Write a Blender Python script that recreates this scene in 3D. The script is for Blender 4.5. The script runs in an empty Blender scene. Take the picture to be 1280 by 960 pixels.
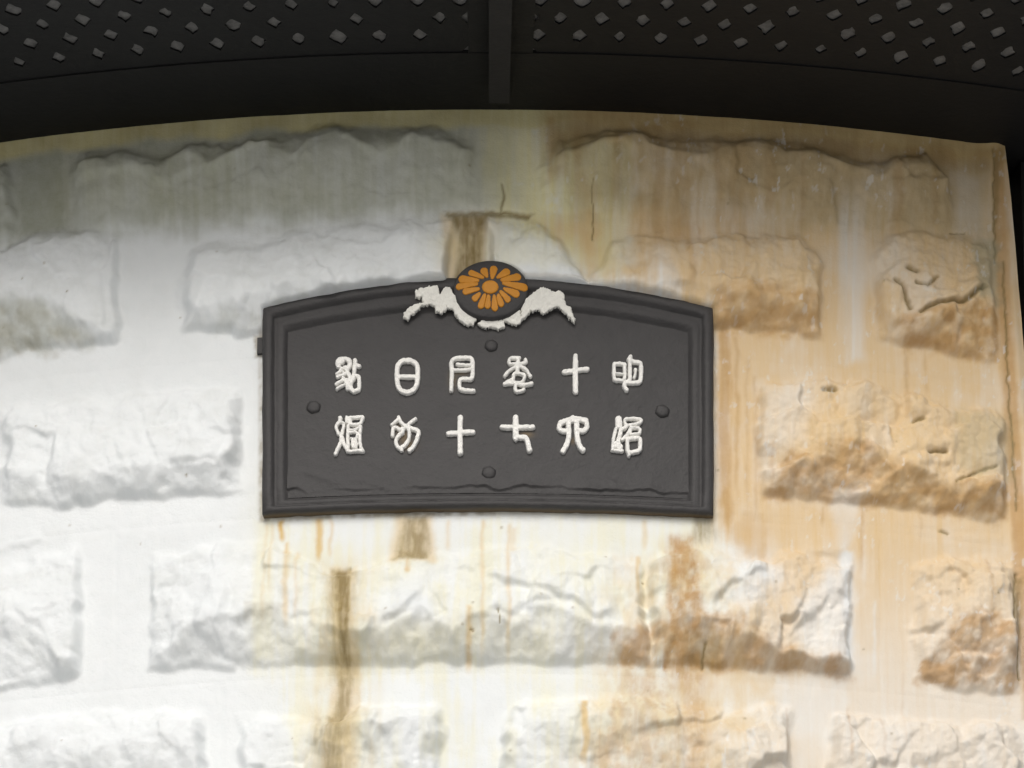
import bpy, math
import numpy as np

# ------------------------------------------------------------------ camera, sky, sun, exposure
S = 0.00133                    # metres per photo pixel at the wall
F = 13500.0                    # focal length in photo pixels (1280 wide)
EL = math.radians(29.0)        # the camera looks up at the tower
RAD = 2350.0 * S               # radius of the curved tower front
DIST = F * S
CAM = np.array([0.0, 0.0, 1.6])
FWD = np.array([0.0, math.cos(EL), math.sin(EL)])
UP = np.array([0.0, -math.sin(EL), math.cos(EL)])
RGT = np.array([1.0, 0.0, 0.0])
TGT = CAM + FWD * DIST
AX = -35.0 * S                                                     # tower axis
AY = TGT[1] + math.sqrt(RAD ** 2 - AX ** 2)

scn = bpy.context.scene
COL = scn.collection
cam_data = bpy.data.cameras.new('camera')
cam_data.sensor_width = 36.0
cam_data.lens = F / 1280.0 * 36.0
cam_data.clip_start = 0.1
cam_data.clip_end = 2000.0
cam = bpy.data.objects.new('camera', cam_data)
cam.location = CAM
cam.rotation_euler = (math.pi / 2 + EL, 0, 0)
COL.objects.link(cam)
scn.camera = cam

SUN_EL = math.radians(38.0)
SUN_AZ = math.radians(-5.0)       # measured from the camera side (-Y), negative = to the left
world = bpy.data.worlds.new('World')
scn.world = world
world.use_nodes = True
wn = world.node_tree
for n in list(wn.nodes):
    wn.nodes.remove(n)
w_out = wn.nodes.new('ShaderNodeOutputWorld')
w_bg = wn.nodes.new('ShaderNodeBackground')
w_sky = wn.nodes.new('ShaderNodeTexSky')
w_hsv = wn.nodes.new('ShaderNodeHueSaturation')
w_sky.sky_type = 'NISHITA'
w_sky.sun_disc = False
w_sky.sun_elevation = SUN_EL
w_sky.sun_rotation = math.pi - SUN_AZ
w_sky.air_density = 1.0
w_sky.dust_density = 4.0
w_sky.ozone_density = 1.0
w_hsv.inputs['Saturation'].default_value = 0.5
w_bg.inputs['Strength'].default_value = 0.12
wn.links.new(w_sky.outputs[0], w_hsv.inputs['Color'])
wn.links.new(w_hsv.outputs[0], w_bg.inputs['Color'])
wn.links.new(w_bg.outputs[0], w_out.inputs['Surface'])

sun_data = bpy.data.lights.new('sun', 'SUN')
sun_data.energy = 0.95
sun_data.angle = math.radians(26.0)
sun_data.color = (1.0, 0.985, 0.965)
sun = bpy.data.objects.new('sun', sun_data)
sun.rotation_euler = (math.pi / 2 - SUN_EL, 0, SUN_AZ)
COL.objects.link(sun)

vs = scn.view_settings
vs.view_transform = 'Standard'
vs.look = 'None'
vs.exposure = 0.0
vs.gamma = 1.0
vs.use_curve_mapping = False
scn.render.engine = 'CYCLES'
scn.cycles.use_denoising = True
scn.cycles.max_bounces = 6

# ------------------------------------------------------------------ helpers: geometry of the place
def P(th, z, rho):
    """point at angle th on the front, height z, distance rho from the tower axis"""
    th = np.asarray(th, float)
    return np.stack([AX + rho * np.sin(th), AY - rho * np.cos(th), np.broadcast_to(z, th.shape) + 0 * th], -1)

def TZ(px, py, d=0.0):
    """photo pixel -> (angle, height) on the tower front, d pixels proud of the wall"""
    px = np.asarray(px, float); py = np.asarray(py, float)
    dr = (px - 640)[..., None] / F * RGT - (py - 480)[..., None] / F * UP + FWD
    ox, oy = CAM[0] - AX, CAM[1] - AY
    a = dr[..., 0] ** 2 + dr[..., 1] ** 2
    b = ox * dr[..., 0] + oy * dr[..., 1]
    c = ox * ox + oy * oy - (RAD + d * S) ** 2
    t = (-b - np.sqrt(b * b - a * c)) / a
    p = CAM + t[..., None] * dr
    return np.arctan2(p[..., 0] - AX, AY - p[..., 1]), p[..., 2]

def PX(p):
    """world -> photo pixel"""
    v = p - CAM
    dpt = v @ FWD
    return 640 + F * (v @ RGT) / dpt, 480 - F * (v @ UP) / dpt

def tz1(x, y, d=0.0):
    t, z = TZ(np.array([x]), np.array([y]), d)
    return float(t[0]), float(z[0])

# ------------------------------------------------------------------ helpers: noise
def _hash(ix, iy, seed):
    h = (ix * 374761393 + iy * 668265263 + seed * 144665) & 0xFFFFFFFF
    h = ((h ^ (h >> 13)) * 1274126177) & 0xFFFFFFFF
    h = h ^ (h >> 16)
    return (h & 0xFFFFFF) / float(0xFFFFFF)

def vnoise(x, y, seed=0):
    x = np.asarray(x, float); y = np.asarray(y, float)
    ix = np.floor(x).astype(np.int64); iy = np.floor(y).astype(np.int64)
    fx = x - ix; fy = y - iy
    fx = fx * fx * fx * (fx * (fx * 6 - 15) + 10); fy = fy * fy * fy * (fy * (fy * 6 - 15) + 10)
    a = _hash(ix, iy, seed); b = _hash(ix + 1, iy, seed)
    c = _hash(ix, iy + 1, seed); d = _hash(ix + 1, iy + 1, seed)
    return (a * (1 - fx) + b * fx) * (1 - fy) + (c * (1 - fx) + d * fx) * fy

def fbm(x, y, octs=4, seed=0, gain=0.5):
    v = 0.0; amp = 1.0; tot = 0.0
    ca, sa = math.cos(0.6), math.sin(0.6)
    for o in range(octs):
        v = v + amp * (vnoise(x, y, seed + o * 17) * 2 - 1)
        tot += amp; amp *= gain
        x, y = (x * ca - y * sa) * 2.03, (x * sa + y * ca) * 2.03
    return v / tot

def ridged(x, y, octs=3, seed=0):
    v = 0.0; amp = 1.0; tot = 0.0
    for o in range(octs):
        v = v + amp * (1 - np.abs(vnoise(x, y, seed + o * 31) * 2 - 1) * 2)
        tot += amp; amp *= 0.5
        x, y = x * 2.1 + 3.7, y * 2.1 + 1.3
    return v / tot

def facets(x, y, cell, seed=0):
    """chipped-rock facets: every Voronoi cell is a plane with its own tilt and level"""
    gx, gy = x / cell, y / cell
    ix = np.floor(gx).astype(np.int64); iy = np.floor(gy).astype(np.int64)
    best = np.full(x.shape, 9e9); val = np.zeros(x.shape)
    for dx in (-1, 0, 1):
        for dy in (-1, 0, 1):
            cx, cy = ix + dx, iy + dy
            qx = cx + 0.15 + 0.7 * _hash(cx, cy, seed); qy = cy + 0.15 + 0.7 * _hash(cx, cy, seed + 5)
            rx, ry = gx - qx, gy - qy
            dd = rx * rx + ry * ry
            tx = _hash(cx, cy, seed + 9) * 2 - 1; ty = _hash(cx, cy, seed + 11) * 2 - 1
            v = tx * rx * 1.3 + ty * ry * 1.3 + (_hash(cx, cy, seed + 13) - 0.5) * 0.7
            m = dd < best
            best = np.where(m, dd, best); val = np.where(m, v, val)
    return val

def sstep(a, b, x):
    t = np.clip((x - a) / (b - a), 0, 1)
    return t * t * (3 - 2 * t)

def dist_line(x, y, pts):
    d = np.full(x.shape, 9e9)
    for (x0, y0), (x1, y1) in zip(pts[:-1], pts[1:]):
        ex, ey = x1 - x0, y1 - y0
        L = ex * ex + ey * ey + 1e-9
        t = np.clip(((x - x0) * ex + (y - y0) * ey) / L, 0, 1)
        d = np.minimum(d, np.hypot(x - x0 - t * ex, y - y0 - t * ey))
    return d

def sd_poly(x, y, pts):
    """signed distance, positive inside"""
    pts = list(pts)
    d = dist_line(x, y, pts + [pts[0]])
    ins = np.zeros(x.shape, bool)
    n = len(pts)
    for i in range(n):
        x0, y0 = pts[i]; x1, y1 = pts[(i + 1) % n]
        if y0 == y1:
            continue
        c = ((y0 > y) != (y1 > y)) & (x < (x1 - x0) * (y - y0) / (y1 - y0) + x0)
        ins ^= c
    return np.where(ins, d, -d)

def catmull(pts, n=8, closed=False):
    p = [np.array(q, float) for q in pts]
    if len(p) < 3 and not closed:
        return [tuple(q) for q in p]
    out = []
    m = len(p)
    for i in range(m if closed else m - 1):
        if closed:
            a, b, c, d = p[i - 1], p[i], p[(i + 1) % m], p[(i + 2) % m]
        else:
            a, b, c, d = p[max(i - 1, 0)], p[i], p[i + 1], p[min(i + 2, m - 1)]
        for k in range(n):
            t = k / n
            out.append(0.5 * (2 * b + (c - a) * t + (2 * a - 5 * b + 4 * c - d) * t * t + (3 * b - a - 3 * c + d) * t ** 3))
    out.append(p[0] if closed else p[-1])
    return [tuple(q) for q in out]

# ------------------------------------------------------------------ helpers: objects
def mesh_from(name, verts, faces, mat=None, parent=None, smooth=True, attrs=None):
    verts = np.asarray(verts, float).reshape(-1, 3)
    me = bpy.data.meshes.new(name)
    if isinstance(faces, np.ndarray):
        k = faces.shape[1]
        me.vertices.add(len(verts)); me.vertices.foreach_set('co', verts.ravel())
        me.loops.add(faces.size); me.loops.foreach_set('vertex_index', faces.astype(np.int32).ravel())
        me.polygons.add(len(faces)); me.polygons.foreach_set('loop_start', np.arange(0, faces.size, k, dtype=np.int32))
        me.update(calc_edges=True)
    else:
        me.from_pydata([tuple(v) for v in verts], [], [tuple(f) for f in faces])
    me.validate()
    me.polygons.foreach_set('use_smooth', [smooth] * len(me.polygons))
    if attrs:
        for k, a in attrs.items():
            at = me.attributes.new(k, 'FLOAT', 'POINT')
            at.data.foreach_set('value', np.asarray(a, np.float32).ravel())
    if mat:
        me.materials.append(mat)
    me.update()
    o = bpy.data.objects.new(name, me)
    COL.objects.link(o)
    if parent:
        o.parent = parent
        o.matrix_parent_inverse = parent_inverse(parent)
    return o

def parent_inverse(p):
    from mathutils import Matrix
    loc = p.location.copy()
    q = p
    m = Matrix.Translation(loc)
    while q.parent:
        return m.inverted() if p.type == 'EMPTY' else Matrix.Identity(4)
    return m.inverted() if p.type == 'EMPTY' else Matrix.Identity(4)

def empty(name, loc, label=None, cat=None):
    o = bpy.data.objects.new(name, None)
    o.location = loc
    o.empty_display_size = 0.2
    COL.objects.link(o)
    if label:
        o['label'] = label; o['category'] = cat
    return o

def grid_faces(nu, nv):
    """quads of a (nv rows, nu columns) grid, rows going down the wall, columns to the right"""
    idx = np.arange(nu * nv).reshape(nv, nu)
    return np.stack([idx[1:, :-1].ravel(), idx[1:, 1:].ravel(), idx[:-1, 1:].ravel(), idx[:-1, :-1].ravel()], -1)

# ------------------------------------------------------------------ materials
def new_mat(name):
    m = bpy.data.materials.new(name)
    m.use_nodes = True
    nt = m.node_tree
    b = nt.nodes['Principled BSDF']
    return m, nt, b

def nnode(nt, kind, **kw):
    n = nt.nodes.new(kind)
    for k, v in kw.items():
        if k.startswith('in_'):
            key = k[3:]
            n.inputs[int(key) if key.isdigit() else key].default_value = v
        else:
            setattr(n, k, v)
    return n

def mixc(nt, fac, a, b):
    n = nt.nodes.new('ShaderNodeMix'); n.data_type = 'RGBA'
    for sock, v in ((n.inputs[0], fac), (n.inputs[6], a), (n.inputs[7], b)):
        if hasattr(v, 'links') or isinstance(v, bpy.types.NodeSocket):
            nt.links.new(v, sock)
        elif isinstance(v, (int, float)):
            sock.default_value = v
        else:
            sock.default_value = (*v, 1.0)
    return n.outputs[2]

def math_n(nt, op, a, b=None, clamp=False):
    n = nt.nodes.new('ShaderNodeMath'); n.operation = op; n.use_clamp = clamp
    for i, v in enumerate((a, b)):
        if v is None:
            continue
        if isinstance(v, bpy.types.NodeSocket):
            nt.links.new(v, n.inputs[i])
        else:
            n.inputs[i].default_value = v
    return n.outputs[0]

def noise_n(nt, vec, scale, detail=4, rough=0.55):
    n = nt.nodes.new('ShaderNodeTexNoise')
    n.inputs['Scale'].default_value = scale
    n.inputs['Detail'].default_value = detail
    n.inputs['Roughness'].default_value = rough
    nt.links.new(vec, n.inputs['Vector'])
    return n.outputs[0]

def coords(nt, scale=(1, 1, 1)):
    tc = nt.nodes.new('ShaderNodeTexCoord')
    mp = nt.nodes.new('ShaderNodeMapping')
    mp.inputs['Scale'].default_value = scale
    nt.links.new(tc.outputs['Object'], mp.inputs['Vector'])
    return mp.outputs[0]

def attr_n(nt, name):
    n = nt.nodes.new('ShaderNodeAttribute'); n.attribute_name = name
    return n.outputs['Fac']

def bump_n(nt, b, height, strength, distance):
    n = nt.nodes.new('ShaderNodeBump')
    n.inputs['Strength'].default_value = strength
    n.inputs['Distance'].default_value = distance
    nt.links.new(height, n.inputs['Height'])
    nt.links.new(n.outputs[0], b.inputs['Normal'])

def wall_material():
    m, nt, b = new_mat('weathered_limewash')
    vec = coords(nt)
    streak = coords(nt, (1, 1, 0.07))
    n_f = noise_n(nt, vec, 260, 5, 0.75)
    n_m = noise_n(nt, vec, 45, 5, 0.6)
    n_s = noise_n(nt, streak, 90, 4, 0.6)
    def brk(att, noise, amt):
        # a stain or shade mask broken up by fine noise
        k = math_n(nt, 'SUBTRACT', noise, 0.5)
        k = math_n(nt, 'MULTIPLY', k, amt)
        a = attr_n(nt, att)
        gate = math_n(nt, 'MULTIPLY', a, math_n(nt, 'SUBTRACT', 1.35, a))
        k = math_n(nt, 'MULTIPLY', k, gate)
        return math_n(nt, 'ADD', a, k, clamp=True)
    base = mixc(nt, n_m, (0.765, 0.80, 0.805), (0.815, 0.835, 0.835))
    c = mixc(nt, brk('cream', n_s, 0.9), base, (0.78, 0.72, 0.38))
    c = mixc(nt, brk('tan', n_s, 0.8), c, (0.68, 0.475, 0.225))
    c = mixc(nt, brk('ochre', n_s, 0.6), c, (0.66, 0.45, 0.16))
    c = mixc(nt, brk('rust', n_m, 0.9), c, (0.44, 0.23, 0.055))
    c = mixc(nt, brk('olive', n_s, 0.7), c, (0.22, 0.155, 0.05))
    c = mixc(nt, brk('grime_shade', n_m, 0.8), c, (0.275, 0.285, 0.20))
    c = mixc(nt, brk('pale', n_s, 1.2), c, (0.74, 0.77, 0.78))
    nt.links.new(c, b.inputs['Base Color'])
    b.inputs['Roughness'].default_value = 0.7
    b.inputs['Specular IOR Level'].default_value = 0.3
    h = math_n(nt, 'ADD', math_n(nt, 'MULTIPLY', n_f, 0.5), n_m)
    bump_n(nt, b, h, 0.5, 0.003)
    return m

def paint_material(name, col, rough=0.45, var=0.25, bump=0.25, scale=120, rusty=False, spec=0.4):
    m, nt, b = new_mat(name)
    vec = coords(nt)
    n1 = noise_n(nt, vec, scale, 4, 0.6)
    n2 = noise_n(nt, vec, scale * 0.2, 4, 0.6)
    lo = tuple(c * (1 - var) for c in col); hi = tuple(min(1, c * (1 + var)) for c in col)
    c = mixc(nt, n2, lo, hi)
    if rusty:
        c = mixc(nt, attr_n(nt, 'rust'), c, (0.16, 0.11, 0.05))
    nt.links.new(c, b.inputs['Base Color'])
    b.inputs['Roughness'].default_value = rough
    b.inputs['Specular IOR Level'].default_value = spec
    bump_n(nt, b, math_n(nt, 'ADD', n1, n2), bump, 0.002)
    return m

M_WALL = wall_material()
M_PLATE = paint_material('charcoal_enamel', (0.040, 0.0382, 0.0382), 0.6, 0.2, 0.6, 140, rusty=True)
M_GLYPH = paint_material('white_enamel', (0.84, 0.83, 0.79), 0.5, 0.06, 0.5, 300, spec=0.3)
M_ORN = paint_material('flaking_white_enamel', (0.78, 0.77, 0.71), 0.6, 0.14, 0.35, 200, spec=0.3)
M_GOLD = paint_material('orange_enamel', (0.54, 0.225, 0.016), 0.5, 0.12, 0.4, 250, spec=0.3)
M_IRON = paint_material('black_iron_paint', (0.0072, 0.0072, 0.0072), 0.6, 0.3, 0.4, 60, spec=0.25)
M_BEAM = paint_material('worn_iron_paint', (0.0145, 0.0142, 0.0142), 0.65, 0.25, 0.4, 60, spec=0.3)
M_CELL = paint_material('dusty_deck_slab', (0.135, 0.133, 0.128), 0.9, 0.8, 0.6, 240, spec=0.1)
M_GROUND = paint_material('pale_gravel', (0.50, 0.495, 0.48), 0.9, 0.12, 0.3, 2, spec=0.2)

# ------------------------------------------------------------------ the setting: ground
g = mesh_from('ground', [(-600, -600, 0), (600, -600, 0), (600, 600, 0), (-600, 600, 0)], [(0, 1, 2, 3)], M_GROUND, smooth=False)
g['kind'] = 'structure'

# ------------------------------------------------------------------ the tower front: layout in photo pixels
CX = 605.0
def sag(x):                                   # how far a level course dips at x
    return (np.asarray(x, float) - CX) ** 2 / 9400.0
_, Z_TOP = tz1(CX, 137)
_, Z_BOT = tz1(CX, 1046)
COURSE_Y = [137, 242, 440, 640, 842, 1046]    # joints on the centre line
COURSE_Z = [tz1(CX, y)[1] for y in COURSE_Y]
JOINTS = [[55, 636, 1208], [187, 585, 1060], [-8, 318, 612, 918], [145, 575, 1100], [278, 592, 1012]]

NU, NV = 820, 500
u = np.linspace(0, 1, NU)
z = np.linspace(Z_TOP, Z_BOT, NV)
_, yc = PX(P(np.zeros(NV), z, RAD))           # centre-line pixel of each row
xr = np.interp(yc, [130, 200, 370, 560, 900, 1100], [1254, 1262, 1277, 1291, 1302, 1306])
th_r, _ = TZ(xr, yc + sag(xr))
TH = -th_r[:, None] + 2 * th_r[:, None] * u[None, :]
Z = np.broadcast_to(z[:, None], TH.shape)
X, Y = PX(P(TH, Z, RAD).reshape(-1, 3))
X = X.reshape(TH.shape); Y = Y.reshape(TH.shape)
YC = np.broadcast_to(yc[:, None], X.shape)    # course coordinate
XR = np.broadcast_to(xr[:, None], X.shape)

WX = X + 9 * fbm(X / 40, Y / 40, 3, 3) + 3.0 * fbm(X / 13, Y / 13, 3, 23)
WY = Y + 8 * fbm(X / 34, Y / 34, 3, 7) + 3.0 * fbm(X / 12, Y / 12, 3, 29)

PL_L, PL_R, PL_B = 328.0, 892.0, 634.5        # plaque outline (photo pixels)
def plaque_top(x):
    return 347 + 37.5 * np.abs((np.asarray(x, float) - 610) / 281) ** 2.0

H = np.zeros(X.shape)
ENV = np.zeros(X.shape)                        # where the face is rough
SHIFT = 0.48

def boss(x0, x1, top, bottom, ridge, wl=17, wr=16, base=6.0, pw=0.8, rough=1.0):
    """rock-faced boss: rises from the drafted margin to a ridge and falls back under it"""
    top = np.array(top, float); bottom = np.array(bottom, float); ridge = np.array(ridge, float)
    sel = (X > x0 - 25) & (X < x1 + 25)
    x, y = WX[sel], WY[sel]
    yt = np.interp(x, top[:, 0], top[:, 1]); yb = np.interp(x, bottom[:, 0], bottom[:, 1])
    hr = np.interp(x, ridge[:, 0], ridge[:, 2]) * (0.90 + 0.30 * fbm(x / 30, y / 60, 3, 35)); yr = np.interp(x, ridge[:, 0], ridge[:, 1]) + SHIFT * hr
    yr = np.minimum(yr, yb - 8)
    s1 = np.clip((y - yt) / np.maximum(yr - yt, 6), 0, 1)
    s2 = np.clip((yb - y) / np.maximum(yb - yr, 6), 0, 1)
    h = np.where(y < yr, base + (hr - base) * s1 ** pw, base * 0.7 + (hr - base * 0.7) * s2 ** 0.9)
    jx = 6 * fbm(x / 24, y / 18, 3, 19)
    e = sstep(0, wl, x - x0 + jx) * sstep(0, wr, x1 - x + jx)
    v = sstep(-2, 9 + 22 * vnoise(x / 50, y / 50, 33), y - yt) * sstep(-1, 4, yb - y)
    k = e * v
    H[sel] = np.maximum(H[sel], h * k)
    ENV[sel] = np.maximum(ENV[sel], rough * e * sstep(-2, 14, y - yt) * sstep(-2, 10, yb - y))

# top course, under the gallery
boss(-45, 22, [(-45, 215), (20, 205)], [(-45, 320), (20, 300)], [(-45, 225, 18), (22, 222, 18)])
boss(85, 604, [(85, 207), (105, 190), (150, 184), (195, 194), (240, 178), (300, 180), (335, 168), (420, 158), (480, 164), (545, 160), (604, 172)],
     [(85, 292), (200, 283), (340, 276), (480, 262), (604, 258)],
     [(85, 215, 20), (120, 200, 24), (190, 208, 20), (230, 192, 24), (262, 203, 18), (330, 178, 27), (370, 196, 20), (430, 172, 27), (470, 190, 19), (520, 172, 24), (604, 186, 22)], base=3, rough=0.5, wl=34, wr=30)
boss(668, 1194, [(668, 190), (700, 172), (745, 166), (800, 160), (830, 166), (870, 176), (930, 172), (1000, 180), (1060, 190), (1098, 204), (1130, 196), (1160, 190), (1194, 218)],
     [(668, 262), (800, 268), (950, 276), (1098, 290), (1194, 298)],
     [(668, 205, 20), (720, 182, 26), (800, 172, 27), (860, 190, 20), (930, 184, 26), (1010, 190, 26), (1060, 204, 22), (1098, 218, 17), (1130, 206, 23), (1160, 202, 24), (1194, 232, 17)], base=3, rough=0.5, wl=34, wr=16)
# second course
boss(-50, 152, [(-50, 318), (0, 306), (60, 290), (110, 286), (152, 296)], [(-50, 456), (0, 447), (70, 438), (152, 424)],
     [(-50, 345, 36), (0, 350, 38), (60, 368, 38), (100, 395, 34), (152, 418, 18)], wr=10)
boss(224, 568, [(224, 312), (262, 299), (330, 296), (352, 289), (440, 277), (568, 268)], [(224, 418), (260, 419), (340, 416), (568, 400)],
     [(224, 380, 20), (250, 385, 28), (300, 372, 33), (360, 352, 34), (430, 345, 34), (490, 335, 34), (568, 345, 28)], wr=8)
boss(606, 1032, [(606, 270), (660, 272), (700, 300), (735, 345), (770, 300), (833, 285), (950, 287), (1000, 296), (1032, 318)],
     [(606, 400), (900, 412), (960, 414), (1032, 425)],
     [(606, 335, 26), (690, 338, 28), (740, 352, 24), (820, 340, 32), (900, 362, 36), (960, 372, 36), (1032, 380, 24)], wl=8, wr=12)
boss(1088, 1250, [(1088, 300), (1140, 288), (1250, 302)], [(1088, 425), (1120, 432), (1180, 443), (1250, 456)],
     [(1088, 380, 20), (1125, 398, 32), (1150, 402, 36), (1215, 372, 34), (1250, 395, 22)])
# third course
boss(4, 304, [(4, 505), (110, 492), (304, 478)], [(4, 632), (50, 634), (130, 626), (210, 622), (304, 618)],
     [(4, 590, 20), (60, 596, 24), (110, 590, 30), (160, 584, 30), (210, 578, 34), (255, 565, 34), (304, 560, 22)], pw=0.6)
boss(944, 1262, [(944, 478), (1000, 467), (1150, 489), (1195, 505), (1262, 512)], [(944, 622), (1030, 627), (1100, 633), (1186, 642), (1262, 655)],
     [(944, 616, 8), (965, 600, 24), (990, 574, 34), (1022, 566, 38), (1048, 560, 32), (1075, 545, 36), (1090, 556, 36), (1104, 584, 32), (1140, 584, 40), (1165, 596, 35), (1195, 604, 28), (1230, 606, 28), (1262, 600, 20)], pw=0.55, wl=10)
# fourth course
boss(-50, 104, [(-50, 712), (0, 700), (40, 686), (104, 680)], [(-50, 868), (30, 858), (104, 846)],
     [(-50, 780, 24), (30, 770, 26), (60, 800, 26), (72, 818, 30), (104, 815, 22)], wr=12)
boss(184, 812, [(184, 688), (260, 680), (330, 676), (420, 716), (470, 700), (530, 690), (640, 678), (812, 700)],
     [(184, 838), (300, 835), (420, 831), (600, 829), (812, 832)],
     [(184, 828, 10), (215, 800, 26), (250, 775, 34), (300, 766, 36), (360, 770, 36), (430, 784, 36), (480, 786, 38), (530, 752, 34), (560, 790, 32), (610, 768, 36), (690, 758, 38), (755, 776, 32), (812, 788, 28)], wl=8)
boss(806, 1066, [(806, 700), (850, 676), (900, 684), (1000, 690), (1066, 692)], [(806, 833), (900, 835), (980, 838), (1066, 842)],
     [(806, 785, 28), (850, 774, 40), (890, 782, 42), (930, 792, 38), (970, 812, 32), (1010, 822, 28), (1050, 830, 22), (1066, 834, 14)], wr=7, pw=0.6)
boss(1134, 1290, [(1134, 704), (1180, 694), (1290, 705)], [(1134, 850), (1160, 857), (1290, 872)],
     [(1134, 840, 8), (1160, 815, 26), (1185, 776, 36), (1230, 770, 38), (1262, 790, 34), (1290, 780, 30)])
# fifth course, cut by the picture's lower edge
boss(-50, 262, [(-50, 905), (60, 890), (262, 882)], [(-50, 1070), (262, 1055)], [(-50, 950, 26), (60, 925, 32), (110, 940, 28), (200, 915, 34), (262, 930, 26)])
boss(292, 556, [(292, 890), (400, 900), (425, 896), (470, 878), (556, 876)], [(292, 1045), (556, 1040)],
     [(292, 960, 22), (380, 940, 22), (425, 905, 36), (470, 892, 40), (520, 905, 36), (556, 915, 28)])
boss(628, 992, [(628, 880), (720, 868), (790, 864), (860, 880), (992, 884)], [(628, 1040), (992, 1050)],
     [(628, 920, 24), (700, 892, 34), (770, 882, 30), (850, 905, 34), (900, 940, 34), (945, 950, 36), (992, 955, 26)])
boss(1032, 1300, [(1032, 890), (1208, 898), (1300, 912)], [(1032, 1050), (1208, 1065), (1300, 1080)], [(1032, 950, 20), (1120, 940, 27), (1200, 925, 24), (1222, 915, 30), (1240, 918, 32), (1262, 950, 24), (1300, 950, 26)])

# chipped facets and weathering on the rough faces
fa = facets(WX, WY * 1.1, 66, 41) * 8.5 + facets(WX + 9, WY, 30, 57) * 2.4 + facets(WX, WY + 5, 13, 59) * 0.8
HARD = 0.48 + 0.52 * sstep(760, 980, X)         # the thickly painted side is smoother
H += ENV * (fa * HARD + 3.6 * fbm(X / 38, Y / 34, 4, 61) + 1.6 * ridged(X / 17, Y / 15, 3, 67) * HARD + 1.4 * fbm(X / 9, Y / 8, 3, 69) * HARD)
H += 0.7 * fbm(X / 60, Y / 60, 4, 71) + 0.42 * fbm(X / 8, Y / 13, 4, 73)

def ledge(pts, height, reach, side=1.0, blur=4.0):
    """a lip along a line: stone above the line stands proud of the stone below it"""
    pts = np.array(pts, float)
    lo, hi = pts[:, 0].min(), pts[:, 0].max()
    sel = (X > lo - 12) & (X < hi + 12)
    yl = np.interp(WX[sel], pts[:, 0], pts[:, 1])
    dy = yl - WY[sel]                                   # positive above the line
    e = sstep(-6, 10, WX[sel] - lo) * sstep(-6, 10, hi - WX[sel])
    f = np.where(dy > 0, height * np.exp(-dy / reach), -0.35 * height * np.exp(dy / (reach * 0.5)))
    f = np.where(np.abs(dy) < blur, f * np.abs(dy) / blur + (1 - np.abs(dy) / blur) * height * 0.32, f)
    H[sel] += f * e * side

ledge([(612, 737), (650, 738), (700, 757), (748, 780), (766, 772)], 9, 26)
ledge([(578, 795), (620, 776), (694, 763)], 6, 18)
ledge([(474, 792), (500, 778), (528, 755)], 8, 22)
ledge([(884, 760), (915, 738), (952, 720)], 9, 24)
ledge([(984, 808), (1008, 778), (1034, 752)], 9, 24)
ledge([(1142, 402), (1180, 392), (1222, 370)], 7, 30)
ledge([(296, 785), (320, 778), (352, 776)], 5, 14)
ledge([(28, 770), (58, 794), (66, 812)], 6, 16)
ledge([(0, 692), (25, 684), (48, 674)], 4, 12)
ledge([(1000, 696), (1030, 690), (1060, 690)], 4, 12)
ledge([(1120, 580), (1150, 574), (1184, 572)], 5, 12)

ledge([(92, 238), (150, 222), (215, 234), (270, 214), (330, 190), (352, 186)], 5, 16)
ledge([(232, 206), (262, 216), (300, 200), (322, 186)], 4, 12)
ledge([(360, 205), (400, 186), (430, 182), (470, 208), (520, 186), (560, 176)], 4, 14)
ledge([(690, 196), (720, 178), (760, 186), (820, 178), (880, 192), (940, 186), (1010, 200), (1060, 212)], 4, 14)

GN1 = fbm(X / 9, Y / 9, 2, 83)
GN2 = fbm(X / 8, Y / 8, 2, 89)
def groove(pts, depth, width, wob=2.0):
    k = np.exp(-(dist_line(X + wob * GN1, Y + wob * GN2, pts) / width) ** 2)
    H[:] -= depth * k
    return k

CRACK = np.zeros(X.shape)
CRACK_L = []
for pts, dp, w in [
    ([(1116, 358), (1126, 370), (1131, 396)], 6, 2.4), ([(1145, 402), (1160, 396), (1200, 388), (1224, 366)], 7, 2.8),
    ([(1131, 341), (1141, 346)], 6, 3.0), ([(1142, 362), (1153, 368), (1167, 355)], 5, 2.4),
    ([(1026, 494), (1040, 493)], 6, 3.0), ([(1138, 535), (1150, 530)], 4, 2.2),
    ([(1156, 576), (1178, 573)], 4, 2.0), ([(558, 268), (600, 266), (640, 266), (660, 272)], 3, 2.2),
    ([(628, 230), (630, 245), (626, 266)], 2, 1.6), ([(740, 230), (741, 300)], 0.5, 1.2),
    ([(880, 812), (877, 836)], 3, 2.0), ([(1252, 330), (1258, 470), (1270, 640)], 1.5, 1.4), ([(1240, 188), (1243, 330)], 2.0, 1.6),
    ([(1268, 722), (1262, 790), (1272, 850)], 3, 2.0), ([(622, 776), (625, 790)], 1.5, 1.2), ([(588, 800), (592, 802)], 2, 2.0),
    ([(1188, 292), (1206, 293)], 2, 1.6), ([(1184, 668), (1176, 664)], 2, 2.0), ([(1190, 612), (1216, 598), (1240, 592)], 3, 2.0)]:
    CRACK_L.append((pts, dp, w))

groove([(915, 644), (950, 646), (1075, 656), (1250, 668)], 0.8, 1.4, 1.0)
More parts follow.
